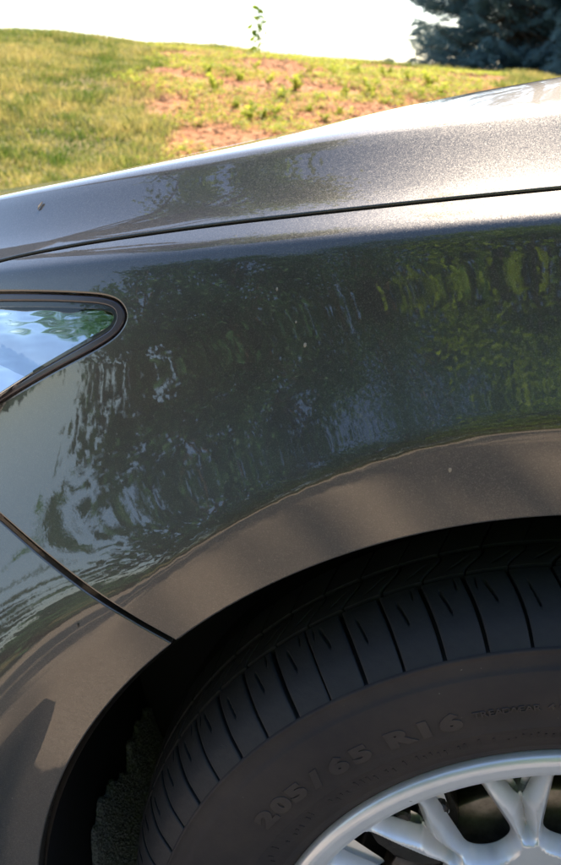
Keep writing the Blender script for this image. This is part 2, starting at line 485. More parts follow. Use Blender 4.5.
def inv(px, py):
    """photo outline point -> (x, v) on the body surface"""
    e = (_gp[..., 0] - px) ** 2 + (_gp[..., 1] - py) ** 2
    i = np.unravel_index(np.argmin(e), e.shape); q = np.array([_gx[i], _gv[i]])
    for _ in range(12):
        f = project(P(q[0], q[1])) - (px, py); h = 1e-5
        J = np.stack([(project(P(q[0] + h, q[1])) - project(P(q[0], q[1]))) / h, (project(P(q[0], q[1] + h)) - project(P(q[0], q[1]))) / h], -1)
        q = q - np.clip(np.linalg.solve(J, f), -.05, .05)
    return tuple(q)
def spline(pts, n=8):
    P_ = [np.array(p, float) for p in pts]; out = []
    for i in range(len(P_) - 1):
        p0 = P_[max(i - 1, 0)]; p1 = P_[i]; p2 = P_[i + 1]; p3 = P_[min(i + 2, len(P_) - 1)]
        for k in range(n):
            t = k / n
            out.append(0.5 * ((2 * p1) + (-p0 + p2) * t + (2 * p0 - 5 * p1 + 4 * p2 - p3) * t * t + (-p0 + 3 * p1 - 3 * p2 + p3) * t ** 3))
    out.append(P_[-1]); return out
def px_line(pts, n=8): return [inv(*p) for p in spline(pts, n)]

def resample(poly, step):
    out = []
    for i in range(len(poly)):
        a = np.array(poly[i]); b = np.array(poly[(i + 1) % len(poly)]); L = np.linalg.norm(b - a)
        if L < 1e-6: continue
        m = max(1, int(round(L / step)))
        for k in range(m): out.append(a + (b - a) * k / m)
    return np.array(out)
def area(p): x, y = p[:, 0], p[:, 1]; return 0.5 * np.sum(x * np.roll(y, -1) - np.roll(x, -1) * y)
def offset(p, d):
    """move a closed counter-clockwise polygon outwards by d"""
    e = np.roll(p, -1, 0) - p; e /= np.linalg.norm(e, axis=1, keepdims=True) + 1e-12
    n = np.stack([e[:, 1], -e[:, 0]], -1); n0 = np.roll(n, 1, 0)
    m = n + n0; m /= np.maximum((m * m).sum(1, keepdims=True), 0.9) / 2
    return p + d * m, m / np.linalg.norm(m, axis=1, keepdims=True)
def inside(pts, poly):
    x, y = pts[:, 0], pts[:, 1]; c = np.zeros(len(pts), bool); n = len(poly)
    for i in range(n):
        x1, y1 = poly[i]; x2, y2 = poly[(i + 1) % n]
        if y1 == y2: continue
        m = (y1 > y) != (y2 > y); c ^= m & (x < (x2 - x1) * (y - y1) / (y2 - y1) + x1)
    return c
def seg_dist(pts, poly):
    d = np.full(len(pts), 9.0); n = len(poly)
    for i in range(n):
        a = poly[i]; b = poly[(i + 1) % n]; ab = b - a; t = np.clip(((pts - a) @ ab) / (ab @ ab + 1e-12), 0, 1)
        d = np.minimum(d, np.linalg.norm(pts - a - t[:, None] * ab, axis=1))
    return d

def sheet(name, poly, mat, parent, step=0.008, bstep=0.005, inset=0.003, holes=(), rr=0.0013, depth=0.012, Pf=P, Nf=N, mirror=False, flip=1, hinset=0.003, sink=0.0):
    """panel over the parameter plane: exact surface normals, rounded and folded-in edges"""
    poly = resample(poly, bstep)
    if area(poly) < 0: poly = poly[::-1]
    poly, _ = offset(poly, -inset)
    loops = [poly]
    for hpoly in holes:
        hpoly = resample(hpoly, bstep)
        if area(hpoly) > 0: hpoly = hpoly[::-1]
        hpoly, _ = offset(hpoly, -hinset); loops.append(hpoly)
    lo = poly.min(0); hi = poly.max(0)
    ax = np.arange(lo[0] + step / 2, hi[0], step); ay = np.arange(lo[1] + step / 2, hi[1], step * 0.87)
    gx_, gy_ = np.meshgrid(ax, ay); gx_ = gx_ + (np.arange(len(ay))[:, None] % 2) * step / 2
    g = np.stack([gx_.ravel(), gy_.ravel()], -1); g = g[inside(g, poly)]
    for L in loops[1:]: g = g[~inside(g, L)]
    for L in loops: g = g[seg_dist(g, L) > bstep * 0.45]
    pts = np.concatenate(loops + [g]); edges = []; o = 0
    for L in loops:
        n = len(L); edges += [(o + i, o + (i + 1) % n) for i in range(n)]; o += n
    vv, ee, ff, ov, oe, of = delaunay_2d_cdt([Vector(p) for p in pts], edges, [], 0, 1e-7, True)
    src = [q[0] if q else -1 for q in ov]
    vv = np.array([tuple(v) for v in vv]); ff = np.array([f for f in ff if len(f) == 3])
    cen = vv[ff].mean(1); keep = inside(cen, poly)
    for L in loops[1:]: keep &= ~inside(cen, L)
    ff = ff[keep]
    a = vv[ff[:, 1]] - vv[ff[:, 0]]; b = vv[ff[:, 2]] - vv[ff[:, 0]]
    ar = a[:, 0] * b[:, 1] - a[:, 1] * b[:, 0]; ff = np.where((ar < 0)[:, None], ff[:, ::-1], ff)
    ff = ff[np.abs(ar) > 1e-12]
    n3 = Nf(vv[:, 0], vv[:, 1]); p3 = Pf(vv[:, 0], vv[:, 1]) - n3 * sink
    V = [p3]; NN = [n3]; F = [tuple(f) for f in ff]; nv = len(vv)
    inv_map = {}
    for i, s_ in enumerate(src): inv_map.setdefault(s_, i)
    o = 0
    for L in loops:
        n = len(L); prev = [inv_map.get(o + i, None) for i in range(n)]
        if any(p is None for p in prev):
            prev = [int(np.argmin(((vv - L[i]) ** 2).sum(1))) for i in range(n)]
        _, m = offset(L, 0.0)
        b3 = Pf(L[:, 0], L[:, 1]); bn = Nf(L[:, 0], L[:, 1]); q3 = Pf(L[:, 0] + m[:, 0] * 1e-4, L[:, 1] + m[:, 1] * 1e-4) - b3
        b3 = b3 - bn * sink
        q3 = q3 - (q3 * bn).sum(1, keepdims=True) * bn; q3 /= np.linalg.norm(q3, axis=1, keepdims=True)
        rings = [(rr * math.sin(f), rr * (1 - math.cos(f)), f) for f in (math.pi / 6, math.pi / 3, math.pi / 2)] + [(rr, rr + depth, math.pi / 2)]
        for (so_, si_, f) in rings:
            V.append(b3 + q3 * so_ - bn * si_); NN.append(bn * math.cos(f) + q3 * math.sin(f))
            cur = list(range(nv, nv + n)); nv += n
            for i in range(n):
                j = (i + 1) % n; F.append((prev[j], prev[i], cur[i], cur[j]))
            prev = cur
        o += n
    V = np.concatenate(V); NN = np.concatenate(NN)
    if mirror:
        V = V.copy(); V[:, 2] -= cross_fall(V[:, 1]); V = V * (1, -1, 1) + (0, 2 * MID, 0); V[:, 2] += cross_fall(V[:, 1]); NN = NN * (1, -1, 1); F = [f[::-1] for f in F]
    return mesh_obj(name, V, F, mat, parent, normals=NN)

car = empty('parked_car', (0, 0, 0))
tag(car, 'taupe metallic sedan seen close at its front fender, headlight corner and wheel', 'car')

# --- outlines (traced on the body, in its own surface coordinates)
bump_line = px_line([(172, 641), (133, 619), (90, 591), (45, 556), (0, 517), (-45, 478), (-78, 449)])
hl_low = [(-78, 447), (-40, 427), (0, 401), (30, 383), (60, 366), (90, 350), (108, 339)]
hl_tip = [(118, 330), (123.5, 320), (123, 311), (117, 303), (107, 298.5)]
hl_top = [(90, 296), (50, 294), (0, 293.5), (-50, 295), (-100, 299)]
hl_path = px_line(hl_low + hl_tip + hl_top, 4)
shut_path = px_line([(-100, 294), (-60, 280), (0, 261), (60, 248), (120, 238), (210, 225.5), (300, 215), (430, 201), (561, 188)], 8)
xs_end, vs_end = shut_path[-1]
shut_ext = [(x, vs_end + (0.034 - vs_end) * min(1, (x - xs_end) / .3)) for x in np.linspace(xs_end + .03, 0.56, 14)]
R_use = RA - 0.0016
def arch_pts(a0, a1, n):
    out = []
    for a in np.radians(np.linspace(a0, a1, n)):
        x = XA - R_use * math.sin(a); z = ZA + R_use * math.cos(a); out.append((x, float(v_of_z(x, z))))
    return out
junc = bump_line[0]
pz = P(junc[0], junc[1]); ja = math.degrees(math.atan2(XA - pz[0], pz[2] - ZA))
E0 = [(x, float(v_of_z(x, .22))) for x in (0.377, 0.56)]
fender_poly = bump_line + hl_path + shut_path + shut_ext + [(0.56, -0.2), (0.56, -0.45)] + E0[::-1] + arch_pts(-106, ja, 90)
sheet('fender', fender_poly, M['paint'], car, step=0.0075, rr=0.0018)
XN = -0.64
bot = [(x, float(v_of_z(x, .20))) for x in (-0.385, -0.5, XN)]
hl_front = [(XN, float(v_of_z(XN, .70)))]
bumper_poly = bump_line + [hl_front[0]] + bot[::-1] + arch_pts(108, ja, 50)
sheet('front_bumper', bumper_poly, M['paint'], car, step=0.009)
# headlight
hl_close = [(XN, float(v_of_z(XN, .805)))]
hl_outer = hl_path + hl_close + hl_front
hl_in_px = [(-40, 422), (0, 395), (30, 376.5), (60, 359), (90, 342), (108, 331), (114.5, 322), (115.5, 313.5), (111, 307), (100, 303.5), (85, 302), (50, 300.5), (0, 300.5), (-40, 302)]
hl_inner = px_line(hl_in_px, 4) + [(XN + .02, float(v_of_z(XN, .79))), (XN + .02, float(v_of_z(XN, .72)))]
lamp = empty('headlight', (0, 0, 0), car)
def shrink(poly, d):
    p = resample(poly, .004)
    if area(p) < 0: p = p[::-1]
    return offset(p, -d)[0]
sheet('lens_border', hl_outer, M['gasket'], lamp, step=0.008, bstep=0.004, inset=0.0012, holes=(hl_inner,), rr=0.0012, depth=0.003, hinset=0.001, sink=0.0004)
sheet('lens', hl_inner, M['glass'], lamp, step=0.008, bstep=0.004, inset=0.0012, rr=0.0006, depth=0.001, sink=0.0010)
sheet('lens_seal', shrink(hl_inner, -.001), M['black'], lamp, step=0.02, bstep=0.004, inset=0, holes=(shrink(hl_inner, .0036),), rr=0.0004, depth=0.002, hinset=0.0, sink=0.0032)
def P_in(x, v):
    p = P(x, v); z = p[..., 2]; y = p[..., 1]
    zc = .822 + (x + .36) * .12; d = z - zc
    lae = lambda t, w_: w_ * np.logaddexp(0, t / w_)
    s = 0.0175 + .09 * d + .14 * (x + .37) - .40 * lae(-d - .013, .0012) + .45 * lae(d - .008, .0010) + .00010 * np.sin(d * 2 * np.pi / .0058) + .00004 * np.sin(d * 2 * np.pi / .0023 + 1)
    return p + np.stack([0 * x, s, 0 * x], -1)
def N_in(x, v):
    h = 0.0004
    a = P_in(x + h, v) - P_in(x - h, v); b = P_in(x, v + h) - P_in(x, v - h)
    n = np.cross(a, b); return n / np.linalg.norm(n, axis=-1, keepdims=True)
sheet('reflector', hl_outer, M['chrome'], lamp, step=0.003, bstep=0.003, inset=0.006, rr=0.001, depth=0.002, Pf=P_in, Nf=N_in)
# hood: left half then right half (one panel)
hood_poly = shut_path + shut_ext + [(0.56, 0.2), (0.60, 0.6), (0.62, MID - 0.04), (XN, MID - 0.04 - .2)] + [(XN, 0.3), (XN, 0.04)]
def vmid(x): return float(np.interp(MID - 0.040 - plan(x), _Yc, _vx))
hood_poly = shut_path + shut_ext + [(0.58, 0.3), (0.62, vmid(.62))] + [(x, vmid(x)) for x in np.linspace(.55, XN, 16)] + [(XN, 0.3), (XN, 0.03)]
hood = empty('hood', (0, 0, 0), car)
sheet('hood_skin', hood_poly, M['paint'], hood, step=0.011, bstep=0.006)
sheet('hood_skin', hood_poly, M['paint'], hood, step=0.04, bstep=0.02, mirror=True)
# ------------------------------------------------------------------ wheel
WZ = 0.336
wheel = empty('wheel', (0, 0, WZ), car)
WALL = [(.2195, .012), (.2235, .0040), (.2275, .0005), (.2330, -.0030), (.2345, -.0037), (.2353, -.0043), (.2361, -.0041), (.2420, -.0068), (.2500, -.0092),
        (.2545, -.0103), (.2552, -.0109), (.2560, -.0104), (.2650, -.0117), (.2800, -.0122), (.2900, -.0112), (.2975, -.0097), (.2990, -.0092), (.2998, -.0080),
        (.3030, -.0070), (.3070, -.0061), (.3098, -.0056), (.3108, -.0060), (.3118, -.0052), (.3122, -.0036)]
TREADP = [(.3122, -.0036), (.3150, -.0012), (.3195, .0030), (.3250, .0090), (.3305, .0180), (.3355, .0300), (.3384, .0410), (.3392, .0462)]
def fine(prof, step=0.002):
    out = []
    for a, b in zip(prof[:-1], prof[1:]):
        a = np.array(a); b = np.array(b); m = max(1, int(np.linalg.norm(b - a) / step))
        out += [tuple(a + (b - a) * k / m) for k in range(m)]
    return out + [prof[-1]]
def wall_y(r): return np.interp(r, [a for a, b in WALL], [b for a, b in WALL])
ty = lathe('tyre', WALL, M['wall'], wheel, n=360, c=(0, 0))
base = [(r - .0062 * min(1, i / 2.0 + .05), y + .001) for i, (r, y) in enumerate(TREADP)]
base[0] = (.3120, -.0034)
lathe('tread_base', base + [(.3330, .0490), (.3340, .0790), (.3345, .1070), (.3400, .1140), (.339, .142),
      (.325, .145), (.330, .148), (.322, .175), (.310, .190), (.28, .197), (.22, .185)], M['groove'], wheel, n=240, c=(0, 0))
NB = 72; PIT = 2 * math.pi / NB
def tread_block_mesh(name, prof, gap, skew, sipes, depth=0.0062, na=30, nt=16, round_=0.0009, mat='tread'):
    """one tread block round angle 0: prof [(r,y)], t runs along it; skew(t) shifts it in angle"""
    pr = np.array(prof); L = np.concatenate([[0], np.cumsum(np.linalg.norm(np.diff(pr, axis=0), axis=1))]); L /= L[-1]
    t = np.linspace(0, 1, nt); rr_ = _pchip(t, L, pr[:, 0].copy()); yy = _pchip(t, L, pr[:, 1].copy())
    half = PIT / 2 - gap / 2 / 0.33
    e = round_ / 0.33
    s = np.concatenate([[-half, -half + e * .3, -half + e], np.linspace(-half + 2.5 * e, half - 2.5 * e, na), [half - e, half - e * .3, half]])
    for (sa, t0, t1, wd, sl_) in sipes:
        pass
    A, T = np.meshgrid(s, t, indexing='ij'); Rr = np.broadcast_to(rr_, A.shape).copy(); Y = np.broadcast_to(yy, A.shape).copy()
    d = np.zeros_like(A)
    ed = half - np.abs(A); d = np.maximum(d, np.where(ed < e, (1 - ed / e) ** 2 * round_, 0))
    for (sa, t0, t1, wd, sl_) in sipes:
        off = np.abs((A - sa - sl_ * (T - t0)) * 0.33)
        k = np.clip((T - t0) / .05, 0, 1) * np.clip((t1 - T) / .05, 0, 1)
        d = np.maximum(d, np.where(off < wd, 0.004 * k * (1 - (off / wd) ** 4), 0))
    # direction into the rubber: towards the axle, a little inwards
    Rr = Rr - d; Y = Y + d * 0.15
    Aa = A + skew(T)
    V = np.stack([Rr * np.sin(Aa), Y, Rr * np.cos(Aa)], -1).reshape(-1, 3)
    n1, n2 = A.shape; idx = np.arange(n1 * n2).reshape(n1, n2)
    F = [(idx[i, j], idx[i + 1, j], idx[i + 1, j + 1], idx[i, j + 1]) for i in range(n1 - 1) for j in range(n2 - 1)]
    rim_ = list(idx[:, 0]) + list(idx[-1, 1:]) + list(idx[-2::-1, -1]) + list(idx[0, -2:0:-1])
    W = V[rim_].copy(); q = np.hypot(W[:, 0], W[:, 2]); f = (q - depth) / q; W[:, 0] *= f; W[:, 2] *= f; W[:, 1] += 0.0004
    b0 = len(V); V = np.concatenate([V, V[rim_], W]); m = len(rim_)
    for i in range(m):
        j = (i + 1) % m; F.append((b0 + j, b0 + i, b0 + m + i, b0 + m + j))
    me = bpy.data.meshes.new(name); me.from_pydata([tuple(v) for v in V], [], [tuple(int(k) for k in f) for f in F]); me.update()
    me.polygons.foreach_set('use_smooth', [True] * len(me.polygons)); me.materials.append(M[mat])
    return me
PITCH0 = R(-20.0 + 2.5)
SK = lambda T: R(-1.5) * (T - .1) * T + R(1.1) * np.clip(T - .8, 0, 1) ** 1.3
m1 = [tread_block_mesh('tread_block', TREADP, g_, SK, sp, na=44, nt=26) for g_, sp in (
    (.0024, [(R(-.2), .50, .84, .0009, R(-1.3)), (R(1.3), .80, .97, .0006, R(.9))]),
    (.0028, [(R(-.55), .44, .80, .0008, R(-1.0))]),
    (.0021, [(R(.1), .56, .90, .0010, R(-1.7)), (R(-1.5), .78, .96, .0005, R(1.2))]))]
ROW2 = [(.3398, .0502), (.3408, .0560), (.3416, .0680), (.3415, .0725)]
m2 = tread_block_mesh('tread_block', ROW2, 0.0016, lambda T: R(2.6) * np.sin(T * math.pi / 2) ** 1.5 + R(-.8), [(R(.2), .25, .75, .0009, R(1.5))], na=28, nt=14)
ROW3 = [(.3420, .0775), (.3428, .0860), (.3430, .1060)]
m3 = tread_block_mesh('tread_block', ROW3, 0.0012, lambda T: R(1.6) + R(2.0) * T, [], na=4, nt=5)
for me_ in (m1, m2, m3):
    for k in range(NB):
        me = me_[(k * 5 + k // 4) % 3] if isinstance(me_, list) else me_
        o = bpy.data.objects.new('tread_block', me); col.objects.link(o); o.parent = wheel
        o.rotation_euler = (0, PITCH0 + k * PIT + R(rng.uniform(-.12, .12)), 0)

# raised writing on the sidewall
def text_mesh(txt, offset_=0.0):
    cu = bpy.data.curves.new('t', 'FONT'); cu.body = txt; cu.size = 1.0; cu.extrude = 0.05; cu.bevel_depth = 0.012; cu.offset = offset_; cu.resolution_u = 4
    cu.align_x = 'CENTER'
    o = bpy.data.objects.new('t', cu); col.objects.link(o); dg = bpy.context.evaluated_depsgraph_get()
    me = o.evaluated_get(dg).to_mesh()
    V = np.array([tuple(v.co) for v in me.vertices]); F = [tuple(p.vertices) for p in me.polygons]
    bpy.data.objects.remove(o); bpy.data.curves.remove(cu)
    return V, F
def on_wall(chars, r0, h, wide, bold, name, raise_=0.0006):
    b = Bag()
    for ch, ang in chars:
        V, F = text_mesh(ch, bold)
        u = V[:, 0] * h / 0.72 * wide; wv = (V[:, 1] - 0.36) * h / 0.72; dep = V[:, 2]
        a = R(ang); r_ = r0 + wv
        X = r_ * math.sin(a) + u * math.cos(a); Z = r_ * math.cos(a) - u * math.sin(a)
        rad = np.hypot(X, Z)
        Y = wall_y(rad) - np.where(dep > 0, raise_ * np.clip(dep / 0.05, 0, 1.2), -0.0008)
        b.add((np.stack([X, Y, Z], -1), [f[::-1] for f in F] if False else F))
    return b.build(name, M['letter'], wheel, smooth=False)
on_wall([('2', -54.7), ('0', -51.1), ('5', -47.6), ('/', -43.7), ('6', -39.6), ('5', -35.6), ('R', -29.6), ('1', -25.6), ('6', -21.9)], .2716, .0120, 1.62, 0.06, 'size_lettering')
on_wall([(c, -18.2 + i * 1.0) for i, c in enumerate('TREADWEAR')] + [('4', -8.3), ('6', -6.9), ('0', -5.5)] + [(c, -3.2 + i) for i, c in enumerate('TRACTION')] + [('A', 6.2)],
        .2732, .0046, 1.25, 0.008, 'grade_lettering', 0.0007)
# moulded ribs and small bars in the outer band and by the bead
bb = Bag()
for k in range(200):
    a = R(-118 + k * 1.1)
    for (r0, r1, wdt) in ((.2425, .2535, .0006),):
        if rng.uniform() < .3: continue
        q = []
        rr2 = r0 + rng.uniform(0, .005); rr3 = min(r1, rr2 + rng.uniform(.002, .006))
        for (rq, sgn) in ((rr2, -1), (rr2, 1), (rr3, 1), (rr3, -1)):
            q.append((rq * math.sin(a) + sgn * wdt * math.cos(a), wall_y(rq) - .0005, rq * math.cos(a) - sgn * wdt * math.sin(a)))
        q += [(x, y + .0012, z) for x, y, z in q]
        bb.add((q, [(0, 1, 2, 3), (0, 4, 5, 1), (1, 5, 6, 2), (2, 6, 7, 3), (3, 7, 4, 0)]))
bb.build('moulded_marks', M['wall'], wheel, smooth=False)

# rim: outer lip as a lathe, spoked face with V-shaped spoke pairs as a sheet with openings
lip = [(.216, .030), (.2200, .0120), (.2236, .0075), (.2246, .0030), (.2238, -.0008), (.2222, -.0030), (.2200, -.0042), (.2170, -.0046), (.2110, -.0040), (.2080, -.0028), (.2068, -.0010), (.2060, .0020)]
lathe('rim_lip', fine(lip, .001), M['alloy'], wheel, n=360, c=(0, 0))
NV = 13; A0 = -14.5; DA = 360.0 / NV
def rnd_poly(c, rad, n=6):
    """closed rounded polygon; c corners (x,y), rad corner radii"""
    out = []
    m = len(c)
    for i in range(m):
        p0, p1, p2 = (np.array(c[i - 1], float), np.array(c[i], float), np.array(c[(i + 1) % m], float))
        a = (p0 - p1) / np.linalg.norm(p0 - p1); b = (p2 - p1) / np.linalg.norm(p2 - p1)
        d = min(rad[i], 0.45 * np.linalg.norm(p0 - p1), 0.45 * np.linalg.norm(p2 - p1))
        for k in range(n + 1):
            t = k / n; out.append((1 - t) ** 2 * (p1 + a * d) + 2 * t * (1 - t) * p1 + t * t * (p1 + b * d))
    return np.array(out)
def pol(r, a): return (r * math.sin(R(a)), r * math.cos(R(a)))
wins = []
for k in range(NV):
    a = A0 + k * DA
    wins.append(rnd_poly([pol(.2042, a - 4.6), pol(.2042, a + 4.7), pol(.1900, a + 4.4), pol(.1610, a + .5), pol(.1610, a - .5), pol(.1900, a - 4.3)], [.006, .006, .004, .003, .003, .004]))
    b = a + DA / 2
    wins.append(rnd_poly([pol(.2042, b - 4.7), pol(.2042, b + 4.7), pol(.120, b + 8.6), pol(.110, b), pol(.120, b - 8.6)], [.006, .006, .009, .01, .009]))
def face_y(r): return np.interp(r, [.0, .03, .06, .10, .135, .17, .195, .203, .2062, .215], [.030, .030, .026, .0225, .0180, .0125, .0085, .0050, .0030, .0020])
groups = [np.stack([w_, np.roll(w_, -1, 0)], 1) for w_ in wins] + [np.array([[pol(.164, A0 + k * DA), pol(.126, A0 + k * DA)]]) for k in range(NV)]
def win_dist(x, z):
    p = np.stack([np.ravel(x), np.ravel(z)], -1); acc = np.zeros(len(p))
    for g_ in groups:
        cen_ = g_[:, 0].mean(0); near = np.hypot(*(p - cen_).T) < .075
        if not near.any(): continue
        q = p[near]; out = np.full(len(q), 9.0)
        for a, b in g_:
            ab = b - a; t = np.clip(((q - a) @ ab) / (ab @ ab + 1e-14), 0, 1); out = np.minimum(out, np.hypot(*(q - a - t[:, None] * ab).T))
        acc[near] += np.exp(-out * 1100)
    return (-np.log(acc + 1e-30) / 1100).clip(0, 9).reshape(np.shape(x))
def face_h(x, z):
    r = np.hypot(x, z); d = win_dist(x, z)
    k = np.clip(1 - d / .0080, 0, 1)
    lipk = np.clip((.2060 - r) / .008, 0, 1)
    groove = 0
    return face_y(r) + .0170 * k ** 1.25 * lipk
def Pr(x, z): return np.stack([x, face_h(x, z), z], -1)
def Nr(x, z, h=0.0003):
    dx = (face_h(x + h, z) - face_h(x - h, z)) / (2 * h); dz = (face_h(x, z + h) - face_h(x, z - h)) / (2 * h)
    n = np.stack([dx, -np.ones_like(dx), dz], -1); return n / np.linalg.norm(n, axis=-1, keepdims=True)
outer = np.array([pol(.2064, a) for a in np.linspace(0, 360, 181)[:-1]])[::-1]
sheet('spoked_face', outer, M['alloy'], wheel, step=.0017, bstep=.0016, inset=0, holes=wins, rr=.0012, depth=.020, Pf=Pr, Nf=Nr, hinset=.0005)
lathe('barrel', [(.2075, .002), (.2050, .010), (.2035, .030), (.2050, .19)], M['caliper'], wheel, n=120, c=(0, 0))
lathe('brake_disc', [(.060, .060), (.132, .060), (.1335, .061), (.134, .066), (.1345, .080), (.132, .084), (.06, .084)], M['steel'], wheel, n=120, c=(0, 0))
lathe('brake_shield', [(.02, .098), (.150, .096), (.152, .088), (.155, .088), (.156, .10), (.02, .104)], M['inner'], wheel, n=80, c=(0, 0))
# caliper: a rounded casting astride the disc, with bolt bosses
cb = Bag()
def ring_block(r0, r1, a0, a1, y0, y1, n=14, bul=0.0):
    V = []; F = []
    for i in range(n + 1):
        a = R(a0 + (a1 - a0) * i / n); e = math.sin(math.pi * i / n) ** .4
        rr0 = (r0 + r1) / 2 - (r1 - r0) / 2 * e; rr1 = (r0 + r1) / 2 + (r1 - r0) / 2 * e + bul * math.sin(a * 30)
        for (r_, y_) in ((rr0, y0 + .004), (rr0 + .004, y0), (rr1 - .004, y0), (rr1, y0 + .005), (rr1, y1), (rr0, y1)): V.append((r_ * math.sin(a), y_, r_ * math.cos(a)))
    for i in range(n):
        for k in range(6):
            k2 = (k + 1) % 6; F.append((i * 6 + k, i * 6 + k2, i * 6 + 6 + k2, i * 6 + 6 + k))
    F.append(tuple(range(6))[::-1]); F.append(tuple(n * 6 + k for k in range(6)))
    return V, F
cb.add(ring_block(.120, .196, -54, -33.5, .050, .10)); cb.add(ring_block(.110, .185, -60, -44, .040, .10)); cb.add(ring_block(.150, .178, -42, -34, .034, .06))
for a_, r_ in ((-36, .166), (-37.5, .181), (-45, .175), (-52, .16)):
    c0 = (r_ * math.sin(R(a_)), r_ * math.cos(R(a_)))
    cb.add(tube([(c0[0], .028, c0[1]), (c0[0], .030, c0[1]), (c0[0], .055, c0[1])], [.0045, .0065, .0065], 10))
cb.build('brake_caliper', M['caliper'], wheel, smooth=False)
lathe('hub_cap', [(.0001, .018), (.024, .019), (.029, .022), (.030, .032)], M['alloy'], wheel, n=60, c=(0, 0))
for k in range(5):
    a = R(72 * k + 10); c0 = (.057 * math.sin(a), .057 * math.cos(a))
    V, F = tube([(c0[0], .020, c0[1]), (c0[0], .0215, c0[1]), (c0[0], .04, c0[1])], [.007, .0095, .0095], 6)
    mesh_obj('wheel_nut', V, F, M['steel'], wheel, smooth=False)

# ------------------------------------------------------------------ wheel housing
lin = [(.3905, .0030), (.3935, .012), (.4080, .030), (.4120, .060), (.4120, .35), (.40, .38)]
lathe('wheel_liner', lin, M['liner'], car, a0=-118, a1=118, n=120, c=(XA, ZA - .003))
lathe('housing_wall', [(.415, .355), (.02, .36)], M['inner'], car, a0=-118, a1=118, n=40, c=(XA, ZA))
# gritty felt piece low at the front of the housing, ragged upper edge
V = []; F = []; na, nb = 90, 110
for j in range(nb + 1):
    y = .105 + .245 * j / nb
    st_ = np.interp(y, [.105, .125, .148, .176, .212, .247, .269, .31, .35], [-106, -101.5, -98, -96.7, -98, -101.5, -99, -99.3, -100.5]) + rng.normal(0, .12) + .5 * math.sin(y * 190)
    for i in range(na + 1):
        a = st_ + (-119 - st_) * i / na
        r_ = .4085 - .0045 * min(1, i / 2) - .0016 * rng.uniform() ** 2 * min(1, i)
        V.append((XA + r_ * math.sin(R(a)), y + rng.normal(0, .0004), ZA - .004 + r_ * math.cos(R(a))))
for j in range(nb):
    for i in range(na):
        k = j * (na + 1) + i; F.append((k, k + 1, k + na + 2, k + na + 1))
mesh_obj('felt_lining', V, F, M['felt'], car, smooth=False)

# ------------------------------------------------------------------ rest of the car (outside the frame, coarse)
XD0, XD1, XR1 = 0.565, 1.62, 2.62
def zl(x, z): return (x, float(v_of_z(x, z)))
RX = 2.80
for mir in (False, True):
    if mir:
        sheet('fender', fender_poly, M['paint'], car, step=.03, bstep=.015, mirror=True)
        sheet('front_bumper', bumper_poly, M['paint'], car, step=.03, bstep=.015, mirror=True)
        sheet('headlight', hl_outer, M['glass'], car, step=.03, bstep=.01, mirror=True)
    top = 0.034
    sheet('door', [zl(XD0, .30), zl(XD1, .30), (XD1, top), (XD0, top)], M['paint'], car, step=.03, bstep=.02, mirror=mir)
    sheet('door', [zl(XD1, .30), (XR1 - .18, -.62), (XR1 - .05, -.40), (XR1, top), (XD1, top)], M['paint'], car, step=.03, bstep=.02, mirror=mir)
    arc = [zl(RX - .375 * math.sin(R(a)), .35 + .375 * math.cos(R(a))) for a in np.linspace(70, -100, 40)]
    sheet('quarter_panel', [(XR1 - .05, -.40), ] + arc + [zl(3.75, .30), (3.75, top), (XR1, top)], M['paint'], car, step=.03, bstep=.02, mirror=mir)
    sheet('sill', [zl(.40, .20), zl(2.42, .20), zl(2.42, .298), zl(.40, .298)], M['black'], car, step=.04, bstep=.03, mirror=mir, sink=.004)
def loft(name, A, B, mat, n=12, bulge=0.0):
    """ruled strip between two polylines, mirrored sections allowed"""
    A = np.array(A, float); B = np.array(B, float); V = []; F = []
    for i in range(len(A)):
        for j in range(n + 1):
            t = j / n; p = A[i] * (1 - t) + B[i] * t; p[2] += bulge * math.sin(math.pi * t) + float(cross_fall(p[1])); V.append(p)
    for i in range(len(A) - 1):
        for j in range(n):
            k = i * (n + 1) + j; F.append((k, k + 1, k + n + 2, k + n + 1))
    return mesh_obj(name, V, F, mat, car)
YS, YE = .085, 2 * MID - .085
base_l = [(.62, YS, .955), (1.0, YS, .965), (1.8, YS, .97), (2.8, YS, .985), (3.35, YS, .99)]
roof_l = [(1.25, .24, 1.33), (1.5, .235, 1.40), (1.9, .23, 1.435), (2.5, .235, 1.415), (2.85, .25, 1.36)]
mirr = lambda L: [(x, 2 * MID - y, z) for x, y, z in L]
loft('side_window', base_l, roof_l, M['wglass'], 6); loft('side_window', mirr(roof_l), mirr(base_l), M['wglass'], 6)
loft('roof', roof_l, mirr(roof_l), M['paint'], 12, .04)
loft('windscreen', [base_l[0], roof_l[0]], [mirr(base_l)[0], mirr(roof_l)[0]], M['wglass'], 10, .03)
loft('rear_window', [roof_l[-1], base_l[-1]], [mirr(roof_l)[-1], mirr(base_l)[-1]], M['wglass'], 10, .02)
loft('boot_lid', [base_l[-1], (3.75, .12, .96), (3.95, .2, .86), (4.0, .2, .35)], [mirr([base_l[-1]])[0], (3.75, 2 * MID - .12, .96), (3.95, 2 * MID - .2, .86), (4.0, 2 * MID - .2, .35)], M['paint'], 10, .01)
loft('cowl', [(.50, .10, .935), (.66, .10, .962)], [(.50, 2 * MID - .1, .935), (.66, 2 * MID - .1, .962)], M['black'], 10, .01)
loft('beltline', [(.56, .062, .933), (1.6, .062, .945), (3.75, .062, .945)], [(.62, .10, .957), (1.6, .10, .968), (3.75, .125, .962)], M['paint'], 3)
loft('beltline', mirr([(.62, .10, .957), (1.6, .10, .968), (3.75, .125, .962)]), mirr([(.56, .062, .933), (1.6, .062, .945), (3.75, .062, .945)]), M['paint'], 3)
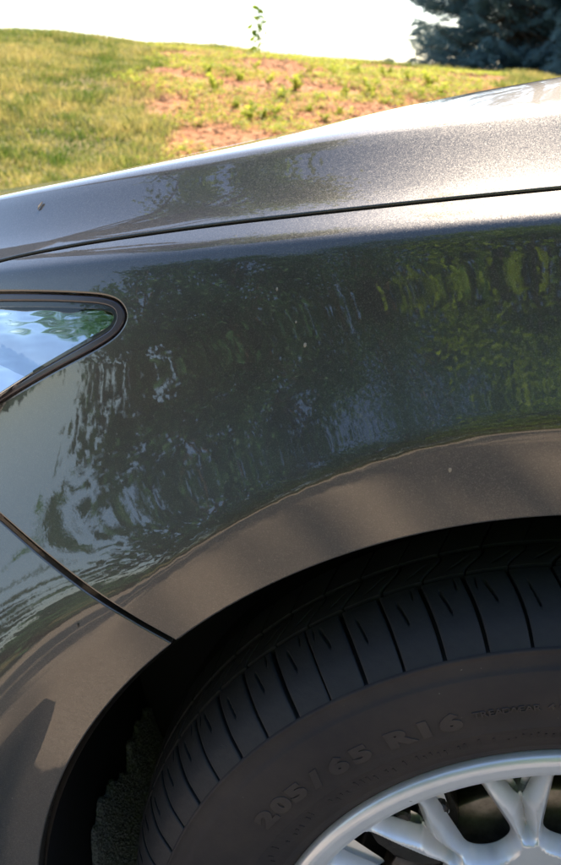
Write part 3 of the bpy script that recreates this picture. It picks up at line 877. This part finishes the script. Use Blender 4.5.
loft('underbody', [(-.55, .22, .19), (3.7, .22, .22)], [(-.55, 2 * MID - .22, .19), (3.7, 2 * MID - .22, .22)], M['inner'], 3)
loft('rear_bumper', [(3.75, .06, .90), (3.75, .04, .3)], [(4.0, .2, .86), (4.0, .2, .35)], M['paint'], 3)
loft('rear_bumper', mirr([(4.0, .2, .86), (4.0, .2, .35)]), mirr([(3.75, .06, .90), (3.75, .04, .3)]), M['paint'], 3)
# nose: section at XN swept round to its mirror image
def nose(name, v0, v1, mat, nv=24, na=36, push=0.0):
    vs = np.linspace(v0, v1, nv); s = P(np.full(nv, XN), vs); s[:, 1] += .003; V = []; F = []
    for i in range(nv):
        x0, y0, z0 = s[i]; reach = (.34 - .09 * max(0, (z0 - .62) / .2) ** 1.5 - .05 * max(0, (.40 - z0) / .2)) - push
        for j in range(na + 1):
            q = math.pi * j / na; cs = math.cos(q); sn = math.sin(q)
            V.append((x0 - reach * abs(sn) ** .75, MID - (MID - y0) * (abs(cs) ** .85) * (1 if cs >= 0 else -1), z0))
            V[-1] = (V[-1][0], V[-1][1], z0 - float(cross_fall(y0)) + float(cross_fall(V[-1][1])))
    for i in range(nv - 1):
        for j in range(na):
            k = i * (na + 1) + j; F.append((k, k + na + 1, k + na + 2, k + 1))
    return mesh_obj(name, V, F, mat, car)
va, vb = zl(XN, .20)[1], zl(XN, .40)[1]; vc = zl(XN, .68)[1]
nose('front_bumper', va, vb, M['paint']); nose('grille', vb, vc, M['black'], push=.02); nose('front_bumper', vc, .03, M['paint'])
s0 = P(XN, .03); cap_top = []; cap_edge = []
for j in range(37):
    q = math.pi * j / 36; cs = math.cos(q); sn = math.sin(q); reach = .34 - .09 * max(0, (s0[2] - .62) / .2) ** 1.5
    yy = MID - (MID - s0[1] - .003) * (abs(cs) ** .85) * (1 if cs >= 0 else -1)
    cap_top.append((s0[0] - reach * abs(sn) ** .75, yy, s0[2] - float(cross_fall(s0[1]))))
    ye = min(max(yy, s0[1]), 2 * MID - s0[1]); yf = ye if ye <= MID else 2 * MID - ye
    vq = float(np.interp(yf - .040 - float(plan(XN)), _Yc, _vx)); cap_edge.append((XN + .002, ye, float(P(XN, vq)[2]) - float(cross_fall(P(XN, vq)[1])) - .001))
loft('hood_nose', cap_edge, cap_top, M['paint'], 6, .004)
# other wheels, simple
for (x, y, s) in ((RX, .01, 1), (0, 2 * MID - .01, -1), (RX, 2 * MID - .01, -1)):
    we = empty('wheel', (x, y, WZ + float(cross_fall(y + (.1 if s > 0 else -.1)))), car)
    if s < 0: we.rotation_euler = (0, 0, math.pi)
    lathe('tyre', WALL + TREADP[1:] + [(.335, .11), (.331, .16), (.31, .19), (.22, .185)], M['tread'], we, n=96, c=(0, 0))
    lathe('rim_lip', lip, M['alloy'], we, n=96, c=(0, 0))
    lathe('wheel_disc', [(.0001, .03), (.10, .0225), (.206, .003)], M['alloy'], we, n=60, c=(0, 0))
lathe('wheel_liner', [(.374, .01), (.40, .05), (.40, .3)], M['liner'], car, a0=-118, a1=118, n=60, c=(RX, .35))
lathe('wheel_liner', [(.374, 2 * MID - .01), (.40, 2 * MID - .05), (.40, 2 * MID - .3)], M['liner'], car, a0=-118, a1=118, n=60, c=(RX, .35 + FALL * .7))
lathe('wheel_liner', [(.39, 2 * MID - .01), (.412, 2 * MID - .05), (.412, 2 * MID - .3)], M['liner'], car, a0=-118, a1=118, n=60, c=(XA, ZA + FALL * .7))
# ------------------------------------------------------------------ trees across the lot behind the photographer (they show in the paint)
broad_tree('shade_tree', (-5.8, 5.6, .5), 9, (2.1, -2.3, 7.4), (1.7, 1.6, 1.2), 9000, .12, 'broad tree on the slope beyond the left edge, its leaves mirrored in the hood', 40, M['leaf'])
# dense wood farther back: nobody could count it
n = 42000
px_ = rng.uniform(-15, 34, n); py_ = rng.uniform(-21, -14, n); top_ = 9.5 + 1.6 * noise2(px_, py_ * .2, .5, 3.)
pz_ = rng.uniform(0, 1, n) ** .8 * top_ - .3
fx = rng.uniform(-75, -42, 16000); fy = rng.uniform(-50, 14, 16000); fz = rng.uniform(0, 1, 16000) * (2.8 + 1.0 * noise2(fx * .3, fy, .35, 5.))
px_ = np.concatenate([px_, fx]); py_ = np.concatenate([py_, fy]); pz_ = np.concatenate([pz_, fz]); n = len(px_)
wd_ = leaves_mesh('woodland', np.stack([px_, py_, pz_], -1), np.where(px_ < -40, 1.5, .42), M['leaf_dark'], None, 1.2, np.clip(.5 + .3 * noise2(px_, pz_, 1.2, 1.) + rng.normal(0, .15, n), 0, 1))
tag(wd_, 'dense dark wood behind the row of trees across the lot', 'woodland', kind='stuff')
broad_tree('added_dapple_tree', (3.3, 10.6, .6), 19, (-1.6, 0, 16.4), (3.4, 1.2, 1.2), 8000, .18, 'tall unseen bare-stemmed tree, added beyond the right edge to dapple the lot beside the car', 15, M['leaf_dark'])  # unseen tree, added with its crown set high to dapple the lot
broad_tree('shade_tree', (0.9, -10.4, 0), 14.5, (0, 0, 7.2), (2.6, 2.6, 6.9), 21000, .25, 'bright sunlit tree across the lot, mirrored green at the right of the fender', 80, M['leaf'])
broad_tree('shade_tree', (-3.4, -10.6, 0), 14, (0, 0, 7.0), (2.9, 2.6, 6.5), 60000, .10, 'tall dark tree across the lot, mirrored in the middle of the fender', 80, M['leaf_dark'])
broad_tree('shade_tree', (-7.6, -9.6, 0), 10.5, (0, 0, 5.2), (3.0, 2.6, 4.7), 18000, .20, 'dark tree across the lot, mirrored beside the headlight', 70, M['leaf_dark'])
broad_tree('shade_tree', (-11.2, -8.2, 0), 11, (0, 0, 5.0), (3.0, 2.4, 4.8), 8000, .30, 'dark tree at the left end of the row across the lot', 44, M['leaf_dark'])
broad_tree('shade_tree', (5.4, -10.6, 0), 13, (0, 0, 6.6), (3.2, 2.8, 6.2), 36000, .12, 'broad tree at the right end of the row across the lot', 56, M['leaf_dark'])

# ------------------------------------------------------------------ grass, soil bits and weeds on the slope
def fan_xy(n, y0, y1, pw=0.62, a0=-.50, a1=.27):
    d = y0 + (y1 - y0) * rng.uniform(0, 1, n) ** pw; h = rng.uniform(a0, a1, n)
    return -.166 + np.tan(h) * (d + .46), d
n = 190000
x, y = fan_xy(n, 2.45, 12.9)
xw, yw = fan_xy(70000, 2.45, 12.9, .62, -1.0, .75); x = np.concatenate([x, xw]); y = np.concatenate([y, yw]); n = len(x)
sm = soil_mask(x, y); clump = noise2(x, y, 3.1, 5.0)
keep = rng.uniform(0, 1, n) > sm * 1.02; x, y, sm, clump = x[keep], y[keep], sm[keep], clump[keep]; n = len(x)
z = hill_z(x, y); hgt = rng.uniform(.025, .075, n) * (1 + .5 * np.clip(clump, -1, 1)) * 1.0; az = rng.uniform(0, 2 * np.pi, n); wd = rng.uniform(.003, .006, n)
lean = rng.uniform(.2, 1.0, n) * hgt; la = rng.uniform(0, 2 * np.pi, n)
c, s = np.cos(az), np.sin(az)
V = np.stack([np.stack([x - c * wd, y - s * wd, z - .01], -1), np.stack([x + c * wd, y + s * wd, z - .01], -1),
              np.stack([x + np.cos(la) * lean * .4 + c * wd * .7, y + np.sin(la) * lean * .4 + s * wd * .7, z + hgt * .6], -1),
              np.stack([x + np.cos(la) * lean * .4 - c * wd * .7, y + np.sin(la) * lean * .4 - s * wd * .7, z + hgt * .6], -1),
              np.stack([x + np.cos(la) * lean, y + np.sin(la) * lean, z + hgt], -1)], 1).reshape(-1, 3)
b = np.arange(n) * 5
F = np.concatenate([np.stack([b, b + 1, b + 2], -1), np.stack([b, b + 2, b + 3], -1), np.stack([b + 3, b + 2, b + 4], -1)])
gso = mesh_obj('grass', V, F, M['grass'], None, smooth=False)
patch = noise2(x, y, 1.3, 9.0) * .25 + noise2(x, y * 1.6, 6.0, 2.0) * .30 + noise2(x, y * 1.6, 17.0, 4.0) * .28
add_tint(gso, np.repeat(np.clip(.5 + patch + rng.normal(0, .16, n), 0, 1), 5))
tag(gso, 'uneven sun-dried grass covering the slope', 'grass', kind='stuff')
# clods, straw and small stones on the bare clay
n = 9000
x, y = fan_xy(n, 2.6, 11.2, .7, -.32, .12); sm = soil_mask(x, y); k = sm > .25; x, y = x[k], y[k]; n = len(x); z = hill_z(x, y)
sz = np.where(rng.uniform(0, 1, n) < .85, rng.uniform(.008, .022, n), rng.uniform(.02, .045, n))
oc = np.array([(1, 0, 0), (0, 1, 0), (-1, 0, 0), (0, -1, 0), (0, 0, .7), (0, 0, -.7)], float)
V = (np.stack([x, y, z], -1)[:, None] + sz[:, None, None] * oc[None] * rng.uniform(.5, 1.3, (n, 6, 1)) + rng.normal(0, .002, (n, 6, 3))).reshape(-1, 3)
b = (np.arange(n) * 6)[:, None]
F = np.concatenate([b + np.array([f]) for f in ((0, 1, 4), (1, 2, 4), (2, 3, 4), (3, 0, 4), (1, 0, 5), (2, 1, 5), (3, 2, 5), (0, 3, 5))])
so_ = mesh_obj('clay_clods', V, F, M['soilbits'], None, smooth=False); tag(so_, 'loose orange clay clods on the bare patch', 'soil', kind='stuff')
# small ground cover over the clay
n = 12000
x, y = fan_xy(n, 2.6, 11.4, .7, -.33, .16); k = (soil_mask(x, y) > .1) & (noise2(x, y, 2.6, 7.0) > -.25); x, y = x[k], y[k]
pts = []
for xi, yi in zip(x, y):
    m = rng.integers(4, 12); sp0 = rng.uniform(.012, .05)
    q = rng.normal(0, sp0, (m, 2)); zz = hill_z(xi + q[:, 0], yi + q[:, 1]) + rng.uniform(.005, .05, m); pts.append(np.stack([xi + q[:, 0], yi + q[:, 1], zz], -1))
gc = leaves_mesh('ground_cover', np.concatenate(pts), .024, M['weed'], None, .5); tag(gc, 'low leafy ground cover sprouting through the clay', 'ground cover', kind='stuff')
# individual leafy weeds
def weed_proto(seed):
    r_ = np.random.default_rng(seed); t = empty('weed_plant'); st = Bag(); L = []
    for k in range(r_.integers(5, 9)):
        a = r_.uniform(0, 6.28); ln = r_.uniform(.05, .14); tip = np.array([math.cos(a) * ln * .7, math.sin(a) * ln * .7, ln])
        mid = tip * (.4, .4, .6); st.add(tube([(0, 0, -.02), mid, tip], [.003, .0022, .001], 4))
        for f in np.linspace(.25, 1, 7): L.append(tip * (f, f, f ** .8) + r_.normal(0, .012, 3))
    st.build('stem', M['weed'], t); leaves_mesh('foliage', np.array(L), .055, M['weed'], t, .8, r_.uniform(.3, 1, len(L)))
    return t
WL = 'yellow-green leafy weed growing on the bare clay slope'
protos = [weed_proto(i) for i in range(3)]
def copy_tree(o):
    c = o.copy(); col.objects.link(c)
    for ch in list(o.children):
        d = ch.copy(); col.objects.link(d); d.parent = c
    return c
spots = [(-2.2 + .5 * i + rng.uniform(-.2, .2), rng.uniform(5, 10.5)) for i in range(3)]
pxs = [(300, 76), (333, 72), (385, 74), (365, 80), (408, 78), (430, 84), (262, 115), (275, 112), (250, 118), (309, 108), (318, 96), (296, 88), (345, 92), (372, 92),
       (228, 70), (240, 78), (255, 66), (215, 88), (395, 92), (420, 94), (325, 118), (340, 110), (268, 82), (283, 96), (208, 70), (440, 92), (355, 72), (236, 104), (310, 70), (386, 100)]
used = 0
for i, (a, b_) in enumerate(pxs):
    u = (a - 280.5) / FPX; v_ = (432.5 - b_) / FPX
    Yf_ = cp + v_ * sp_; Zf_ = -sp_ + v_ * cp; dx = u * cy_ + Yf_ * sy_; dy = -u * sy_ + Yf_ * cy_
    for yy in np.arange(3.0, 13, .05):
        t_ = (yy - CAM[1]) / dy; xx = CAM[0] + t_ * dx; zz = CAM[2] + t_ * Zf_
        if hill_z(xx, yy) >= zz - .03: break
    o = protos[i] if i < 3 else copy_tree(protos[i % 3])
    o.location = (xx, yy, float(hill_z(xx, yy))); s_ = rng.uniform(.5, 1.05); o.scale = (s_, s_, s_ * rng.uniform(.8, 1.2)); o.rotation_euler = (0, 0, rng.uniform(0, 6.28))
    tag(o, WL, 'weed', 'leafy weeds on the bare clay slope')
# sapling on the crest
sx, sy2 = -1.62, 11.2
t = empty('sapling', (sx, sy2, float(hill_z(sx, sy2)))); tag(t, 'thin leafy sapling standing alone on the crest of the slope against the sky', 'sapling')
st = Bag(); H = .56; stem = [(0, 0, -.05), (.012, 0, H * .3), (-.012, 0, H * .6), (.0, .01, H)]
st.add(tube(stem, [.012, .010, .008, .004], 6)); L = []
for k in range(22):
    f = .10 + .90 * k / 21; a = k * 2.4; ln = .10 * (1.15 - f * .6)
    p0 = np.array([np.interp(f * H, [0, H * .3, H * .6, H], [0, .012, -.012, 0]), 0, f * H]); tip = p0 + (math.cos(a) * ln, math.sin(a) * ln, -.015)
    st.add(tube([p0, tip], [.002, .001], 4)); L += [tip, (p0 + tip) / 2 + rng.normal(0, .01, 3), tip + rng.normal(0, .018, 3)] if f > .12 else []
st.build('stem', M['bark'], t); leaves_mesh('foliage', np.array(L), .10, M['leaf'], t, 1.3)

# ------------------------------------------------------------------ spruces beyond the crest
def spruce(loc, H, Rb, zmax, label, seed):
    r_ = np.random.default_rng(seed); t = empty('spruce_tree', loc); tag(t, label, 'spruce')
    V, F = tube([(0, 0, -.3), (0, 0, H * .5), (0, 0, H)], [.2, .11, .02], 10); mesh_obj('trunk', V, F, M['bark'], t)
    bb_ = Bag(); C = []; D = []; T = []
    z = .25
    while z < H * .98:
        nb_ = 11 if z < zmax else 8
        for k in range(nb_):
            a = r_.uniform(0, 6.28); L_ = Rb * (1 - z / H) ** .85 * r_.uniform(.72, 1.12) + .1
            tilt = r_.uniform(-.22, .05); tone = r_.uniform(.1, .9)
            n_ = 7; pts = []
            for i in range(n_):
                f = i / (n_ - 1); pts.append((math.cos(a) * L_ * f, math.sin(a) * L_ * f, z + L_ * (tilt * f - .16 * math.sin(f * 2.6) + .10 * f * f)))
            bb_.add(tube([pts[0], pts[3], pts[-1]], [.022, .014, .005], 4))
            m = int(L_ * (95 if z < zmax else 55)); f = r_.uniform(.16, 1.0, m) ** .8; P_ = np.array(pts)
            base = np.stack([np.interp(f, np.linspace(0, 1, n_), P_[:, j]) for j in range(3)], -1)
            side = r_.uniform(-1, 1, m) * .38 * L_ * (1.08 - f) ** .8 + r_.normal(0, .03, m)
            tang = np.array([-math.sin(a), math.cos(a), 0]); rad = np.array([math.cos(a), math.sin(a), 0])
            pos = base + side[:, None] * tang + rad * (np.abs(side) * .45)[:, None]; pos[:, 2] -= np.abs(side) * .25 + r_.uniform(0, .09, m)
            dr = rad * 1.0 + tang * (np.sign(side) * .8)[:, None] + np.array([0, 0, -.30]) + r_.normal(0, .22, (m, 3))
            C.append(pos); D.append(dr / np.linalg.norm(dr, axis=1, keepdims=True)); T.append(np.clip(tone * .6 + .4 * f + r_.normal(0, .1, m), 0, 1))
        z += .17 if z < zmax else .26
    C = np.concatenate(C); D = np.concatenate(D); T = np.concatenate(T); m = len(C)
    up = np.array([0, 0, 1.0]); S = np.cross(D, up); S /= np.linalg.norm(S, axis=1, keepdims=True); U = np.cross(S, D)
    # spray of needles: 9 narrow triangles round the twig
    tr = []
    for q in range(9):
        f0 = q / 9.0 * .8; an = q * 2.4; dx_, dz_ = math.cos(an), math.sin(an)
        tr.append(((f0, -.03 * dz_, .03 * dx_), (f0 + .12, .03 * dz_, -.03 * dx_), (f0 + .42, dx_ * .30, dz_ * .30)))
    tr = np.array(tr).reshape(-1, 3); ln = (.15 * r_.uniform(.7, 1.4, m))[:, None, None]
    V = C[:, None] + ln * (tr[None, :, 0:1] * D[:, None] + tr[None, :, 1:2] * S[:, None] + tr[None, :, 2:3] * U[:, None])
    F = np.arange(m * 27).reshape(-1, 3)
    tag(bb_.build('branch', M['bark'], t), kind='stuff')
    o = mesh_obj('crown', V.reshape(-1, 3), F, M['spruce'], t, smooth=False); add_tint(o, np.repeat(T, 27))
    return t
spruce((2.75, 19.5, .55), 9.5, 2.55, 3.0, 'dark blue-green spruce on the crest, its left edge against the white sky', 3)
spruce((4.35, 15.5, .55), 8.0, 1.55, 2.6, 'nearer spruce with paler tips, cut by the right edge of the picture', 5)
spruce((5.0, 23.5, .5), 10.5, 2.3, 3.0, 'dark spruce filling the gap behind the two nearer ones', 8)

# small marks that lie on the paint
M['mud'] = simple('dried mud', (.30, .265, .22), .9)
def on_body(px, py): x, v = inv(px, py); return P(x, v), N(np.array(x), np.array(v))
p_, n_ = on_body(41, 206.5)
lf = mesh_obj('leaf_fragment', [(-.0035, 0, 0), (-.001, .0012, .0008), (.003, .0006, .0002), (.0036, -.0003, .0009), (.0005, -.0011, .0003), (-.002, -.0009, .0006), (-.0035, 0, .0006), (-.001, .0012, .0014), (.003, .0006, .0008), (.0036, -.0003, .0015), (.0005, -.0011, .0009), (-.002, -.0009, .0012)],
              [(0, 5, 4, 3, 2, 1), (6, 7, 8, 9, 10, 11)] + [(i, (i + 1) % 6, 6 + (i + 1) % 6, 6 + i) for i in range(6)], simple('dry leaf', (.42, .33, .24), .8), None, smooth=False)
lf.location = p_ + n_ * .0002; lf.rotation_euler = Vector(n_).to_track_quat('Z', 'X').to_euler()
tag(lf, 'tiny dry leaf fragment lying on the left end of the hood', 'leaf')
for (a_, b_, r_, nm, mt) in ((78, 625, .0016, 'paint_chip', M['black']), (305, 345, .0014, 'mud_speck', M['mud']), (277, 289, .0010, 'mud_speck', M['mud']), (296, 322, .0008, 'mud_speck', M['mud']), (450, 470, .0014, 'mud_speck', M['mud'])):
    p_, n_ = on_body(a_, b_); k = 7; V = [(0, 0, .0004)] + [(r_ * (1 + .35 * math.sin(i * 2.3)) * math.cos(i * 2 * math.pi / k), r_ * .7 * math.sin(i * 2 * math.pi / k), -.0001) for i in range(k)]
    o = mesh_obj(nm, V, [(0, 1 + i, 1 + (i + 1) % k) for i in range(k)], mt, car)
    o.location = p_ + n_ * .0001; o.rotation_euler = Vector(n_).to_track_quat('Z', 'X').to_euler()
